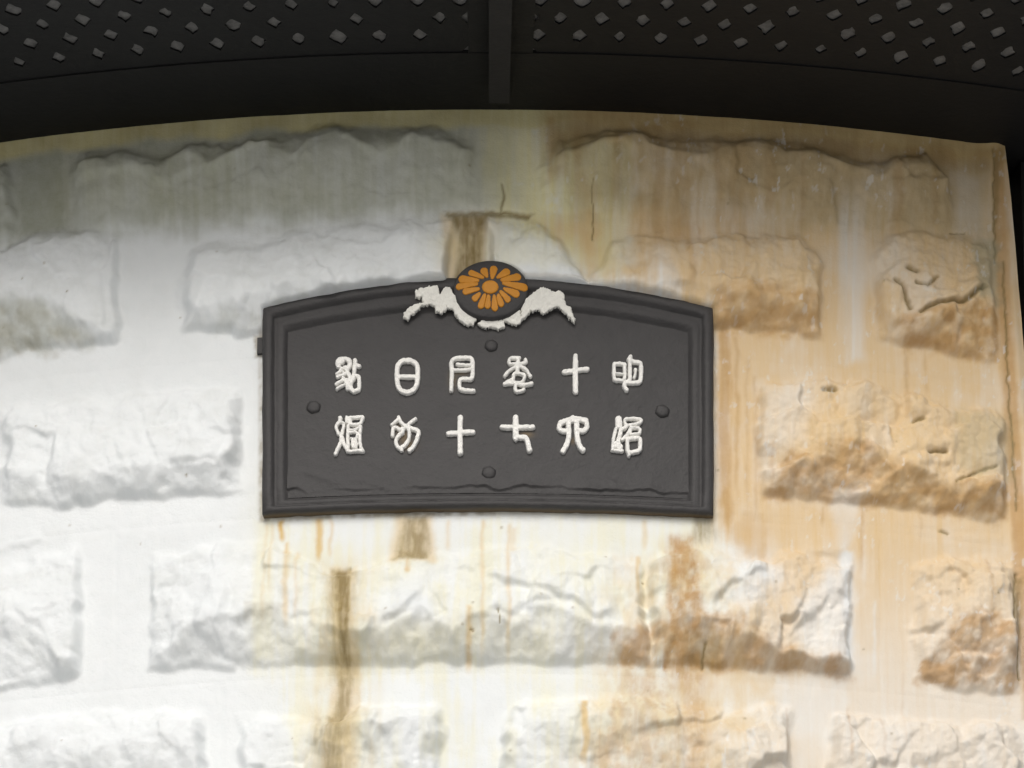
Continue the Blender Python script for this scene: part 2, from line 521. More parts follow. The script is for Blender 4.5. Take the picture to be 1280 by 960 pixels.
# mortar joints: shallow, half filled with paint
joint = np.zeros(X.shape)
for k, y0 in enumerate(COURSE_Y[1:-1]):
    d = np.abs(YC - y0 + 0.8 * fbm(X / 60, Y / 60, 2, 91 + k))
    joint = np.maximum(joint, np.exp(-(d / 2.0) ** 2) * (0.45 + 0.55 * vnoise(X / 70, Y / 70, 93 + k)))
COURSE_I = np.clip(np.searchsorted(np.array(COURSE_Y), YC.ravel(), side='right').reshape(X.shape) - 1, 0, 4)
for c, js in enumerate(JOINTS):
    for jx in js:
        m = COURSE_I == c
        d = np.abs(X - jx + 1.0 * fbm(X / 50, Y / 50, 2, 97))
        joint = np.where(m, np.maximum(joint, 0.7 * np.exp(-(d / 2.0) ** 2)), joint)
H -= 0.9 * joint
# rounded corner bead along the free edge of the front
for sgn in (1, -1):
    ed = (XR - X) if sgn > 0 else (X - (2 * CX - XR))
    flat = sstep(40, 22, ed)
    H = H * (1 - flat) + flat * (3 + 5 * np.exp(-((ed - 11) / 9) ** 2) + 1.5 * fbm(X / 20, Y / 60, 3, 101))
# flat bed behind the plaque
YP = Y - 5.3                                   # the plaque's outline as its proud rim hides it
inpl = np.minimum(np.minimum(X - PL_L, PL_R - X), np.minimum(YP - plaque_top(X), PL_B + sag(X) - YP))
# blur a little: thick coats of paint round everything off
def blur(a, n):
    for _ in range(n):
        p = np.pad(a, 1, mode='edge')
        a = (p[1:-1, 1:-1] * 4 + (p[:-2, 1:-1] + p[2:, 1:-1] + p[1:-1, :-2] + p[1:-1, 2:]) * 2 + p[:-2, :-2] + p[2:, 2:] + p[:-2, 2:] + p[2:, :-2]) / 16
    return a
Hs = blur(H, 2)
H = Hs + (0.75 + 0.5 * sstep(860, 980, X)) * ENV * fbm(X / 5, Y / 4.5, 3, 107, 0.6)
for pts, dp, w in CRACK_L:
    CRACK = np.maximum(CRACK, groove(pts, dp, w))
incr = (1 - np.sqrt(((X - 613.5) / 49) ** 2 + ((YP - 364) / 37) ** 2)) * 42
inpl2 = np.maximum(inpl, incr)
H = np.where(inpl2 > 8, -4.0, H - (H + 4) * sstep(0, 8, inpl2))

# ------------------------------------------------------------------ stains and painted shade on the front, in photo pixels
COL_LO, COL_HI = X.min(0), X.max(0)
ROW_LO, ROW_HI = Y.min(1), Y.max(1)
def window(x0, x1, y0, y1):
    """rows and columns of the front that a photo-pixel box can touch"""
    c = np.nonzero((COL_HI >= x0) & (COL_LO <= x1))[0]
    r = np.nonzero((ROW_HI >= y0) & (ROW_LO <= y1))[0]
    if len(c) == 0 or len(r) == 0:
        return None
    return slice(r[0], r[-1] + 1), slice(c[0], c[-1] + 1)

def stain_shade(pts, feather=6, amp=6, sc=16, seed=0, streak=0.0):
    out = np.zeros(X.shape)
    q = np.array(pts, float); m = feather + amp + 4
    w = window(q[:, 0].min() - m, q[:, 0].max() + m, q[:, 1].min() - m, q[:, 1].max() + m)
    if w is None:
        return out
    x, y = X[w], Y[w]
    n = fbm(x / sc, y / sc, 4, 200 + seed)
    if streak:
        n = n * (1 - streak) + streak * fbm(x / 7, y / 110, 3, 230 + seed)
    out[w] = sstep(-feather, feather, sd_poly(x, y, pts) + amp * n)
    return out

def drip(x, y0, y1, w0, w1=None, wob=2.0, seed=0, fade=0.25):
    w1 = w0 if w1 is None else w1
    out = np.zeros(X.shape)
    m = max(w0, w1) + 2 * wob + 8
    wd = window(x - m, x + m, y0 - 6, y1 + 6)
    if wd is None:
        return out
    gx, gy = X[wd], Y[wd]
    t = np.clip((gy - y0) / (y1 - y0), 0, 1)
    w = w0 + (w1 - w0) * t
    d = np.abs(gx - x - 1.6 * wob * fbm(gy / 30 + 0 * gx, gx * 0 + seed, 3, 240 + seed)) + 1.5 * fbm(gx / 6, gy / 9, 2, 250 + seed)
    out[wd] = sstep(w * 0.5 + 3.0, w * 0.5 - 4.0, d) * sstep(y0 - 3, y0 + 3, gy) * (1 - sstep(y1 - (y1 - y0) * fade, y1 + 2, gy))
    return out

vs_n = fbm(X / 6, Y / 140, 4, 301)             # vertical streaks
vs_w = fbm(X / 22, Y / 200, 3, 307)
bl = fbm(X / 55, Y / 55, 4, 311)

TAN = stain_shade([(668, 120), (1400, 120), (1400, 1100), (800, 1100), (850, 960), (845, 870), (905, 800), (960, 730), (905, 665), (886, 640), (886, 395), (800, 362), (740, 348), (700, 300), (672, 262)], 26, 34, 40, 1, 0.45)
TAN *= 0.84 + 0.16 * vs_w + 0.10 * vs_n + 0.30 * bl
TAN = np.clip(TAN, 0, 0.84)
TAN *= 1 - sstep(290, 255, Y) * (1 - sstep(630, 770, X + 60 * bl + 45 * vs_w + 14 * vs_n))
low = sstep(640, 900, Y)
TAN *= 1 - 0.50 * low
# paler islands on the tan side
for p, a in [([(735, 190), (790, 190), (790, 345), (748, 345)], 0.6), ([(880, 690), (930, 690), (950, 760), (870, 770)], 0.5), ([(990, 760), (1060, 700), (1062, 835), (990, 820)], 0.55),
             ([(900, 850), (1060, 848), (1040, 930), (880, 900)], 0.35), ([(950, 480), (1010, 490), (1000, 560), (950, 590)], 0.25), ([(960, 590), (1080, 600), (1080, 650), (960, 620)], 0.25)]:
    TAN *= 1 - a * stain_shade(p, 14, 12, 22, 3)
CREAM = 0.75 * stain_shade([(590, 130), (800, 130), (780, 350), (735, 345), (610, 275)], 22, 18, 40, 5, 0.4) * (1 - 0.4 * vs_n)
CREAM = np.maximum(CREAM, 0.35 * stain_shade([(318, 650), (900, 640), (900, 980), (390, 980), (320, 840)], 14, 20, 40, 7, 0.5) * np.clip(0.42 + 0.7 * vs_n + 1.1 * bl + 0.4 * vs_w, 0, 1))
CREAM = np.maximum(CREAM, 0.30 * stain_shade([(600, 275), (665, 280), (735, 345), (600, 340)], 12, 8, 20, 9))
CREAM = np.maximum(CREAM, 0.4 * sstep(470, 640, X + 30 * bl) * sstep(900, 640, X) * sstep(290, 250, Y))
CREAM = np.maximum(CREAM, 0.30 * stain_shade([(60, 160), (640, 140), (640, 262), (60, 270)], 20, 20, 50, 10, 0.5) * np.clip(0.6 + 0.4 * vs_n + 0.5 * bl, 0, 1))
CREAM = np.maximum(CREAM, 0.95 * sstep(34, 16, YC - 137 + 10 * bl))
CREAM = np.maximum(CREAM, 0.35 * stain_shade([(318, 650), (345, 650), (345, 830), (318, 830)], 8, 5, 20, 12, 0.7))

for x_, y_, rx_, ry_, a_ in [(429, 790, 45, 110, 0.55), (429, 930, 50, 90, 0.5), (560, 810, 150, 28, 0.42), (340, 730, 30, 110, 0.4), (700, 700, 120, 60, 0.3), (840, 740, 60, 120, 0.6), (800, 900, 110, 90, 0.5), (520, 690, 60, 50, 0.4), (585, 300, 45, 50, 0.5)]:
    CREAM = np.maximum(CREAM, a_ * np.exp(-((X - x_) / rx_) ** 2 - ((Y - y_) / ry_) ** 2) * np.clip(0.75 + 0.6 * bl + 0.35 * vs_n, 0, 1))
RUST = np.zeros(X.shape)
OCHRE = np.zeros(X.shape)
def addc(m, a):
    global OCHRE
    OCHRE = np.maximum(OCHRE, a * m)
def addr(m, a):
    global RUST
    RUST = np.maximum(RUST, a * m)
speck = np.clip(0.55 + 1.3 * fbm(X / 8, Y / 11, 4, 331), 0, 1)
addr(stain_shade([(838, 672), (866, 672), (872, 720), (880, 840), (826, 840), (832, 740)], 9, 8, 10, 21, 0.6) * (0.5 + 0.5 * speck), 0.78)
addr(stain_shade([(760, 806), (800, 786), (850, 774), (905, 782), (950, 806), (1000, 824), (1066, 838), (1064, 846), (900, 838), (760, 833)], 7, 9, 14, 23) * np.clip(0.72 + 0.9 * fbm(X / 16, Y / 20, 4, 333), 0.15, 1), 0.66)
addr(stain_shade([(782, 838), (884, 838), (880, 980), (730, 980), (760, 900)], 10, 12, 18, 25, 0.6) * (0.3 + 0.7 * speck), 0.42)
addr(stain_shade([(955, 622), (985, 578), (1022, 568), (1072, 560), (1110, 585), (1186, 612), (1262, 606), (1262, 655), (1100, 634), (955, 624)], 7, 8, 12, 27) * np.clip(0.7 + 0.9 * fbm(X / 15, Y / 10, 4, 353), 0.1, 1), 0.58)
addr(stain_shade([(890, 372), (940, 365), (1015, 375), (1030, 424), (890, 412)], 8, 8, 12, 29) * np.clip(0.75 + 0.8 * fbm(X / 14, Y / 9, 4, 351), 0.1, 1), 0.55)
addr(stain_shade([(1120, 405), (1160, 400), (1222, 380), (1250, 400), (1250, 455), (1130, 438)], 8, 8, 14, 31) * np.clip(0.7 + 0.9 * fbm(X / 14, Y / 10, 4, 355), 0.1, 1), 0.65)
addr(stain_shade([(1145, 850), (1172, 806), (1190, 776), (1235, 772), (1262, 792), (1300, 800), (1300, 872), (1160, 856)], 7, 8, 10, 33) * np.clip(0.7 + 0.9 * fbm(X / 12, Y / 12, 4, 337), 0.1, 1), 0.6)
addr(stain_shade([(1150, 832), (1195, 838), (1190, 862), (1150, 852)], 4, 4, 6, 34), 0.7)
addr(stain_shade([(1238, 190), (1252, 190), (1264, 420), (1280, 640), (1300, 900), (1278, 900), (1262, 640), (1248, 420)], 4, 3, 14, 35, 0.5), 0.6)
addr(stain_shade([(690, 158), (770, 158), (1240, 190), (1240, 215), (950, 190), (690, 180)], 8, 8, 20, 36) * np.clip(0.5 + vs_w, 0, 1), 0.55)
for x, y0, y1, w, a in [(352, 650, 678, 5, 0.8), (358, 678, 700, 4, 0.5), (399, 648, 706, 6, 0.55), (413, 648, 700, 3, 0.35), (372, 690, 790, 3, 0.25), (332, 655, 800, 2.5, 0.2), (340, 655, 760, 2.5, 0.2), (360, 690, 800, 6, 0.3),
                        (510, 700, 726, 4, 0.45), (797, 695, 760, 5, 0.4), (806, 650, 690, 5, 0.25), (603, 650, 840, 3, 0.3), (636, 655, 840, 3, 0.3), (585, 770, 845, 6, 0.4), (560, 650, 690, 4, 0.25), (640, 660, 700, 10, 0.2),
                        (905, 395, 650, 14, 0.5), (921, 420, 640, 6, 0.4), (934, 450, 660, 4, 0.3), (944, 470, 700, 4, 0.35), (897, 470, 645, 6, 0.35), (1132, 425, 505, 5, 0.45), (1158, 432, 500, 4, 0.3), (1028, 625, 660, 4, 0.3), (1078, 625, 720, 3, 0.45), (1150, 640, 680, 3, 0.3),
                        (962, 560, 640, 5, 0.3), (845, 150, 300, 8, 0.35), (873, 165, 330, 5, 0.4), (930, 170, 340, 6, 0.35), (862, 280, 380, 9, 0.3), (800, 240, 330, 4, 0.25), (720, 165, 220, 10, 0.3), (690, 145, 240, 8, 0.35), (700, 165, 235, 22, 0.3), (822, 155, 330, 14, 0.35), (895, 170, 300, 10, 0.4), (960, 180, 280, 14, 0.35), (1000, 190, 300, 8, 0.3), (1120, 200, 300, 14, 0.4), (1165, 210, 290, 10, 0.35), (770, 170, 260, 12, 0.3),
                        (450, 840, 900, 4, 0.3), (425, 895, 965, 22, 0.3), (730, 878, 970, 8, 0.5), (982, 885, 960, 2, 0.4), (1058, 885, 965, 2.5, 0.5), (1052, 740, 850, 2, 0.2), (1232, 700, 850, 3, 0.35), (1128, 840, 960, 2, 0.2), (1100, 900, 970, 3, 0.25)]:
    if 300 < x < 830 and y0 > 600:
        addc(drip(x, y0, y1, w + 2, seed=int(x) % 37), min(1, a * 1.5))
    else:
        addr(drip(x, y0, y1, w, seed=int(x) % 37), a)
addc(stain_shade([(770, 700), (900, 670), (960, 760), (1000, 830), (900, 990), (700, 990), (740, 850)], 24, 26, 30, 40, 0.5) * np.clip(0.5 + 0.9 * fbm(X / 14, Y / 26, 4, 338), 0, 1), 0.40)
addc(stain_shade([(395, 700), (470, 700), (470, 980), (380, 980)], 18, 14, 20, 41, 0.5) * np.clip(0.5 + 0.9 * fbm(X / 12, Y / 30, 4, 339), 0, 1), 0.32)
addc(stain_shade([(558, 268), (626, 268), (612, 352), (548, 352)], 12, 8, 20, 42, 0.5), 0.18)
addr(stain_shade([(930, 640), (960, 650), (960, 700), (920, 690), (905, 665)], 8, 8, 14, 39), 0.2)

OLIVE = np.zeros(X.shape)
def addo(m, a):
    global OLIVE
    OLIVE = np.maximum(OLIVE, a * m)
addo(stain_shade([(556, 264), (668, 268), (660, 275), (604, 272), (560, 273)], 3, 2, 8, 42), 0.7)
def run(x, y0, y1, w, a, seed, add):
    """a run of dirty water: a soft body and many thin threads of uneven length"""
    rr = np.random.RandomState(seed)
    t = np.clip((Y - y0) / (y1 - y0), 0, 1)
    cx = x + 3.5 * fbm(Y / 45 + 0 * X, X * 0 + seed, 3, 500 + seed)
    ww = w * (0.9 + 0.45 * fbm(Y / 30 + 0 * X, X * 0 + 9 + seed, 3, 520 + seed))
    body = np.exp(-(np.abs(X - cx) / (0.72 * ww)) ** 2.8)
    ends = sstep(y0 - 2, y0 + 4, Y + 2 * fbm(X / 5, Y / 5, 2, 540)) * (1 - sstep(y1 - 10, y1 + 14, Y + 10 * fbm(X / 5, Y / 30, 3, 541 + seed)))
    grain = np.clip(0.80 + 0.55 * fbm(X / 4, Y / 22, 4, 560 + seed) + 0.35 * fbm(X / 11, Y / 13, 3, 570 + seed), 0.12, 1)
    add(body * ends * grain, a)
    for _ in range(int(w / 2.2)):
        xx = x + rr.normal(0, w * 0.33); ya = y0 + rr.uniform(0, 0.35) * (y1 - y0); yb = ya + rr.uniform(0.35, 0.8) * (y1 - y0)
        add(drip(xx, ya, yb, rr.uniform(1.0, 2.6), rr.uniform(0.6, 1.5), 2.0, int(rr.randint(40)), 0.5), a * rr.uniform(0.3, 0.75))
GR = np.clip(0.86 + 0.45 * fbm(X / 4, Y / 20, 4, 346) + 0.3 * fbm(X / 10, Y / 12, 3, 347), 0.2, 1)
addo(stain_shade([(416, 713), (438, 712), (442, 760), (438, 800), (441, 850), (426, 846), (423, 790), (418, 750)], 5, 5, 9, 53, 0.5) * GR, 0.85)
run(429, 714, 850, 24, 0.5, 3, addo)
addo(stain_shade([(424, 842), (441, 842), (438, 880), (430, 912), (414, 912), (422, 880)], 5, 5, 9, 54, 0.5) * GR, 0.66)
addo(stain_shade([(559, 266), (611, 266), (604, 290), (603, 352), (567, 352), (574, 300)], 6, 4, 10, 55, 0.5) * GR, 0.88)
addo(stain_shade([(507, 645), (533, 645), (537, 690), (531, 703), (493, 702), (500, 675)], 5, 5, 8, 56, 0.4) * GR, 0.72)
run(418, 895, 1000, 28, 0.60, 5, addo)
run(853, 674, 850, 34, 0.75, 11, addr)
run(862, 838, 1000, 40, 0.42, 12, addr)
run(795, 842, 1000, 30, 0.40, 13, addr)
run(908, 395, 660, 12, 0.5, 14, addr)
run(850, 150, 300, 26, 0.4, 15, addr)
run(920, 165, 290, 30, 0.35, 16, addr)
for pp_ in ([(412, 710), (444, 710), (450, 850), (446, 1000), (400, 1000), (418, 850)], [(552, 268), (610, 268), (606, 352), (556, 352)], [(496, 645), (540, 645), (545, 704), (486, 704)]):
    addc(stain_shade(pp_, 8, 6, 12, 57, 0.5), 0.5)
run(880, 641, 672, 22, 0.8, 8, addo)
addo(stain_shade([(310, 768), (360, 765), (352, 782), (310, 786)], 4, 4, 8, 45), 0.18)
addo(stain_shade([(440, 785), (600, 778), (760, 790), (760, 830), (440, 832)], 10, 10, 20, 46), 0.10)
addo(stain_shade([(868, 640), (890, 640), (888, 668), (870, 668)], 4, 3, 8, 47), 0.6)
addo(stain_shade([(0, 395), (50, 395), (110, 425), (120, 432), (0, 450)], 10, 10, 18, 48) * np.clip(0.5 + fbm(X / 12, Y / 12, 3, 341), 0, 1), 0.40)
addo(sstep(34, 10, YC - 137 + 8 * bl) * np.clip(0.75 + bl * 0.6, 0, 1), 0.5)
addo(drip(1243, 188, 300, 10, 6, 2, 9), 0.5)
addo(CRACK, 0.85)
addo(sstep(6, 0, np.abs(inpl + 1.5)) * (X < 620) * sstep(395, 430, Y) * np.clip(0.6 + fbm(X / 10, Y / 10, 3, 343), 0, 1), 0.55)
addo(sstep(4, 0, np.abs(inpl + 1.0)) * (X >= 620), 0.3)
addo(stain_shade([(318, 420), (330, 418), (330, 448), (320, 446)], 3, 2, 5, 49), 0.6)
addo(stain_shade([(1262, 725), (1275, 725), (1275, 800), (1262, 790)], 5, 4, 8, 50), 0.6)
addo(stain_shade([(855, 800), (900, 806), (900, 838), (850, 835)], 8, 6, 12, 51), 0.35)
addo(stain_shade([(884, 756), (915, 738), (952, 722), (945, 738), (905, 768)], 5, 4, 8, 52), 0.18)

GRIME_SHADE = np.zeros(X.shape)  # grime, plus the gallery's shade painted into the top course
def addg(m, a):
    global GRIME_SHADE
    GRIME_SHADE = np.maximum(GRIME_SHADE, a * m)
addg(stain_shade([(-60, 120), (640, 120), (660, 262), (560, 266), (340, 282), (150, 290), (-60, 320)], 20, 16, 30, 61, 0.3) * sstep(690, 560, X + 40 * bl) * np.clip(0.9 + 0.12 * vs_n + 0.15 * bl, 0, 1), 0.74)  # shadow under the gallery, put into the wall colour
addg(stain_shade([(20, 180), (85, 180), (85, 290), (20, 300)], 10, 6, 20, 62, 0.5), 0.8)
addg(stain_shade([(670, 120), (1240, 150), (1240, 300), (1000, 285), (700, 262)], 20, 14, 30, 63, 0.4), 0.16)  # weaker painted shade over the right of the top course
addo(stain_shade([(670, 120), (1240, 150), (1240, 300), (1000, 285), (700, 262)], 24, 18, 30, 63, 0.5) * np.clip(0.8 + 0.5 * bl + 0.3 * vs_w, 0, 1), 0.44)
addg(stain_shade([(-60, 380), (60, 385), (125, 430), (-60, 452)], 12, 10, 18, 64), 0.45)
addg(stain_shade([(270, 395), (340, 385), (480, 345), (480, 360), (340, 412), (270, 418)], 10, 10, 14, 65) * np.clip(0.3 + 1.5 * fbm(X / 14, Y / 14, 3, 351), 0, 1), 0.25)
addg(stain_shade([(1190, 520), (1262, 520), (1262, 600), (1190, 600)], 14, 12, 20, 66), 0.3)
addg(stain_shade([(1212, 300), (1246, 300), (1250, 380), (1218, 380)], 8, 8, 12, 67), 0.5)
mott = np.clip(fbm(X / 34, Y / 26, 5, 365, 0.6) * 1.6 + 0.1, 0, 1)
addg(mott * (0.4 + 0.6 * ENV) * sstep(760, 500, X), 0.10)
rs_ = np.random.RandomState(8)
for _ in range(46):
    sx, sy, sr = rs_.uniform(0, 1270), rs_.uniform(210, 950), rs_.uniform(1.0, 1.9)
    addo(np.exp(-(((X - sx) / sr) ** 2 + ((Y - sy) / (sr * 0.9)) ** 2)), rs_.uniform(0.4, 0.9))

GRIME_SHADE *= 1 - 0.85 * sstep(30, 12, YC - 137 + 10 * bl)
PALE = (0.40 + 0.3 * vs_n) * sstep(215, 310, Y) * stain_shade([(1048, 225), (1080, 225), (1082, 450), (1058, 455), (1050, 330)], 8, 5, 16, 71, 0.6)
PALE = np.maximum(PALE, 0.3 * stain_shade([(1040, 618), (1072, 618), (1072, 665), (1050, 700), (1044, 660)], 6, 5, 10, 72, 0.3))
PALE = np.maximum(PALE, 0.7 * stain_shade([(1050, 690), (1066, 690), (1066, 835), (1052, 830)], 5, 4, 10, 73, 0.3))
PALE = np.maximum(PALE, 0.15 * stain_shade([(1190, 215), (1225, 225), (1230, 300), (1195, 290)], 10, 8, 16, 74, 0.3))
PALE = np.maximum(PALE, 0.5 * drip(1093, 750, 850, 3, 3, 1, 11))
chips = np.clip((fbm(X / 6, Y / 11, 3, 371) - 0.42) * 8, 0, 1) * (X > 640)
PALE = np.maximum(PALE, 0.4 * chips * np.clip(0.3 + 1.5 * fbm(X / 60, Y / 60, 3, 373), 0, 1))
attrs_all = dict(cream=CREAM, tan=TAN, rust=RUST, ochre=OCHRE, olive=OLIVE, grime_shade=GRIME_SHADE, pale=PALE)

# ------------------------------------------------------------------ the tower: every stone its own part
tower = empty('lighthouse_tower', (AX, AY, 0.0), 'white painted round tower of rough hewn stone under a black iron gallery', 'lighthouse')
PTS = P(TH, Z, RAD + H * S)
BACK = P(TH, Z, np.full(TH.shape, RAD - 0.12))
course_rows = [0] + [int(np.argmin(np.abs(yc - y))) for y in COURSE_Y[1:-1]] + [NV - 1]
for c in range(5):
    r0, r1 = course_rows[c], course_rows[c + 1]
    mid = (r0 + r1) // 2
    cols = [0] + [int(np.argmin(np.abs(X[mid] - jx))) for jx in JOINTS[c]] + [NU - 1]
    for c0, c1 in zip(cols[:-1], cols[1:]):
        sub = PTS[r0:r1 + 1, c0:c1 + 1]; bk = BACK[r0:r1 + 1, c0:c1 + 1]
        nv, nu = sub.shape[:2]
        if nu < 4:
            continue
        f = grid_faces(nu, nv)
        idx = np.arange(nu * nv).reshape(nv, nu)
        rim = np.concatenate([idx[0, :-1], idx[:-1, -1], idx[-1, :0:-1], idx[:0:-1, 0]])
        nb = len(rim)
        fi = nu * nv + np.arange(nb); bi = fi + nb
        side = np.stack([fi, np.roll(fi, -1), np.roll(bi, -1), bi], -1)
        vv = np.concatenate([sub.reshape(-1, 3), sub.reshape(-1, 3)[rim], bk.reshape(-1, 3)[rim]])
        at = {}
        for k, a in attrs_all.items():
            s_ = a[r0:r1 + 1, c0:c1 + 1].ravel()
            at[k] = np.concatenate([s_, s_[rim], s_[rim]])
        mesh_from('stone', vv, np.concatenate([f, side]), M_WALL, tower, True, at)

def shell(name, ths, zs, r_out, r_in, mat, parent, smooth=False):
    """curved block between two radii: ths angles, zs = (bottom, top)"""
    ths = np.asarray(ths); n = len(ths)
    v = np.concatenate([P(ths, zs[0], r_out), P(ths, zs[1], r_out), P(ths, zs[0], r_in), P(ths, zs[1], r_in)])
    f = []
    for i in range(n - 1):
        a, b = i, i + 1
        f += [(a, b, n + b, n + a), (3 * n + a, 3 * n + b, 2 * n + b, 2 * n + a), (2 * n + a, 2 * n + b, b, a), (n + a, n + b, 3 * n + b, 3 * n + a)]
    f += [(0, n, 3 * n, 2 * n), (n - 1, 3 * n - 1, 4 * n - 1, 2 * n - 1)]
    return mesh_from(name, v, f, mat, parent, smooth)

# rest of the shaft below the picture and the round core behind the front
thr_bot = float(th_r[-1])
shell('lower_shaft', np.linspace(-thr_bot, thr_bot, 40), (0.0, Z_BOT - 0.002), RAD + 0.01, RAD - 0.3, M_WALL, tower)
shell('tower_core', np.linspace(-math.pi, math.pi, 97), (0.0, Z_TOP), RAD - 0.125, RAD - 0.5, M_WALL, tower)
# black iron bracket plates either side of the stone front
for sgn in (1, -1):
    t0 = 1.004 * float(th_r[-1]) * sgn
    tts = np.linspace(t0, t0 + sgn * 0.06, 6)
    if sgn < 0:
        tts = tts[::-1]
    zb = tz1(CX, 1046)[1]
    shell('bracket', tts, (zb, Z_TOP - 0.004), RAD - 0.03, RAD - 0.123, M_IRON, tower)

# ------------------------------------------------------------------ iron gallery over the front
OVER = 0.50
R_BAND = RAD + 140 * S
R_OUT = RAD + OVER
gallery = shell('gallery_deck', np.linspace(-math.pi, math.pi, 145), (Z_TOP + 0.0072, Z_TOP + 0.075), R_OUT, RAD - 0.4, M_CELL, tower)
ths_f = np.linspace(-1.2, 1.2, 81)
shell('inner_ring_plate', ths_f, (Z_TOP, Z_TOP + 0.0068), R_BAND, RAD - 0.1, M_IRON, gallery)
shell('edge_beam', ths_f, (Z_TOP + 0.0005, Z_TOP + 0.1), R_OUT + 0.03, R_OUT - 0.001, M_IRON, gallery)

shell('edge_plate', ths_f, (Z_TOP + 0.001, Z_TOP + 0.0066), R_OUT + 0.0005, R_OUT - 0.034, M_IRON, gallery)

def perforated(t0, t1, tref, y_ref, kmax):
    """plate with staggered lozenge holes following the ring; tref = angle of a hole in the first row"""
    r0 = RAD + 181 * S
    dr = 42 * S
    dth = 51 * S / r0
    ht = 0.0035
    verts, faces = [], []
    j0, j1 = int((t0 - tref) / dth) - 2, int((t1 - tref) / dth) + 2
    zl, zh = Z_TOP + 0.003, Z_TOP + 0.003 + ht
    rng = np.random.RandomState(int(abs(tref) * 1e4) + 5)
    for k in range(-1, kmax):
        for j in range(j0, j1):
            tc = tref + (j + (0.5 if k % 2 else 0.0)) * dth
            rc = r0 + k * dr
            if tc - dth / 2 < t0 or tc + dth / 2 > t1:
                continue
            outer = [(tc - dth / 2, rc), (tc, rc - dr), (tc + dth / 2, rc), (tc, rc + dr)]
            solid = (k < 0) or rng.rand() < 0.03
            sc = 0.39 + 0.04 * rng.randn()
            hole = []
            for q in range(4):
                a, b = outer[q], outer[(q + 1) % 4]
                for s_ in (0.12, 0.5, 0.88):
                    e = 1.0 if s_ != 0.5 else 1.06
                    pt = (a[0] * (1 - s_) + b[0] * s_, a[1] * (1 - s_) + b[1] * s_)
                    jit = 1 + 0.10 * rng.randn()
                    hole.append((tc + (pt[0] - tc) * sc * e * jit, rc + (pt[1] - rc) * sc * e * jit))
            n0 = len(verts)
            if solid:
                verts += [(a, zl, r) for a, r in outer] + [(a, zh, r) for a, r in outer]
                faces.append((n0, n0 + 1, n0 + 2, n0 + 3))
                continue
            verts += [(a, zl, r) for a, r in outer] + [(a, zl, r) for a, r in hole] + [(a, zh, r) for a, r in hole]
            for q in range(4):
                h = [n0 + 4 + 3 * q + i for i in range(3)]
                hn = n0 + 4 + (3 * q + 3) % 12
                faces.append((n0 + q, n0 + (q + 1) % 4, h[2], h[1], h[0]))
                faces.append((n0 + (q + 1) % 4, hn, h[2]))
            for q in range(12):
                a, b = n0 + 4 + q, n0 + 4 + (q + 1) % 12
                faces.append((a, b, b + 12, a + 12))
    va = np.array(verts)
    va[:, 2] = np.minimum(va[:, 2], R_OUT - 0.002)
    mesh_from('perforated_plate', P(va[:, 0], va[:, 1], va[:, 2]), faces, M_IRON, gallery, False)

_, _ = 0, 0
def th_at(x, y, r):
    t, zz = TZ(np.array([x]), np.array([y]), (r - RAD) / S)
    return float(t[0])
r_first = RAD + 181 * S
TB0, TB1 = th_at(590, 40, r_first), th_at(662, 40, r_first)
perforated(-0.62, TB0 + 0.006, th_at(525, 45, r_first), 45, 5)
perforated(TB1 - 0.006, 0.62, th_at(724, 45, r_first), 45, 5)
# cover plate between the two perforated plates, and the radial rib
shell('cover_plate', np.linspace(TB0 - 0.002, TB1 + 0.002, 6), (Z_TOP + 0.001, Z_TOP + 0.0070), R_OUT - 0.03, R_BAND - 0.01, M_IRON, gallery)
shell('radial_rib', np.linspace(th_at(611, 100, RAD + 70 * S), th_at(637, 100, RAD + 70 * S), 3), (Z_TOP - 0.03, Z_TOP - 0.0005), R_OUT - 0.03, RAD + 0.072, M_BEAM, gallery)

# ------------------------------------------------------------------ the plaque
t_c, z_c = tz1(610, 637)
plaque = empty('name_plaque', tuple(P(np.array([t_c]), z_c, RAD)[0]), 'arched charcoal plaque with raised white seal script and orange flower crest', 'plaque')

def plaque_ring(k, n=64):
    """outline of the plaque inset by k photo pixels"""
    l, r = PL_L + k, PL_R - k
    xs = np.linspace(l, r, n)
    top = [(x, plaque_top(x) + k * 1.13) for x in xs]
    btm = [(x, PL_B + float(sag(x)) - k * 0.62) for x in xs[::-1]]
    m = 10
    rs = [(r, top[-1][1] * (1 - i / m) + btm[0][1] * i / m) for i in range(1, m)]
    ls = [(l, btm[-1][1] * (1 - i / m) + top[0][1] * i / m) for i in range(1, m)]
    return np.array(top + rs + btm + ls)

def ring_pts(k, d, wob=0.0, seed=0):
    q = plaque_ring(k)
    th, zz = TZ(q[:, 0] + wob * fbm(q[:, 0] / 12, q[:, 1] / 12, 2, seed), q[:, 1] + wob * fbm(q[:, 1] / 12, q[:, 0] / 12, 2, seed + 3), 11.0)
    return P(th, zz, RAD + d * S)

prof = [(0, -4), (-0.5, 5), (0, 11), (2.5, 14), (9, 15), (12.5, 13.5), (14, 9.5), (15.5, 8.5), (18, 9.4), (24, 9.6), (27, 8.6), (29.5, 5), (31.5, 2.8), (36, 2.4)]
ringv, n_ring = [], None
for i, (k, d) in enumerate(prof):
    ringv.append(ring_pts(k, d, 1.2 if i < 4 else 0.9, 400 + i))
n_ring = len(ringv[0])
fv = np.concatenate(ringv)
ff = []
for i in range(len(prof) - 1):
    a = i * n_ring + np.arange(n_ring); b = a + n_ring
    ff.append(np.stack([a, np.roll(b, 0), np.roll(b, -1), np.roll(a, -1)], -1))
ff = np.concatenate(ff)[:, ::-1]
mesh_from('frame', fv, ff[:, ::-1], M_PLATE, plaque, True, {'rust': np.concatenate([np.full(n_ring, 0.55 if i < 2 else 0.0) for i in range(len(prof))])})

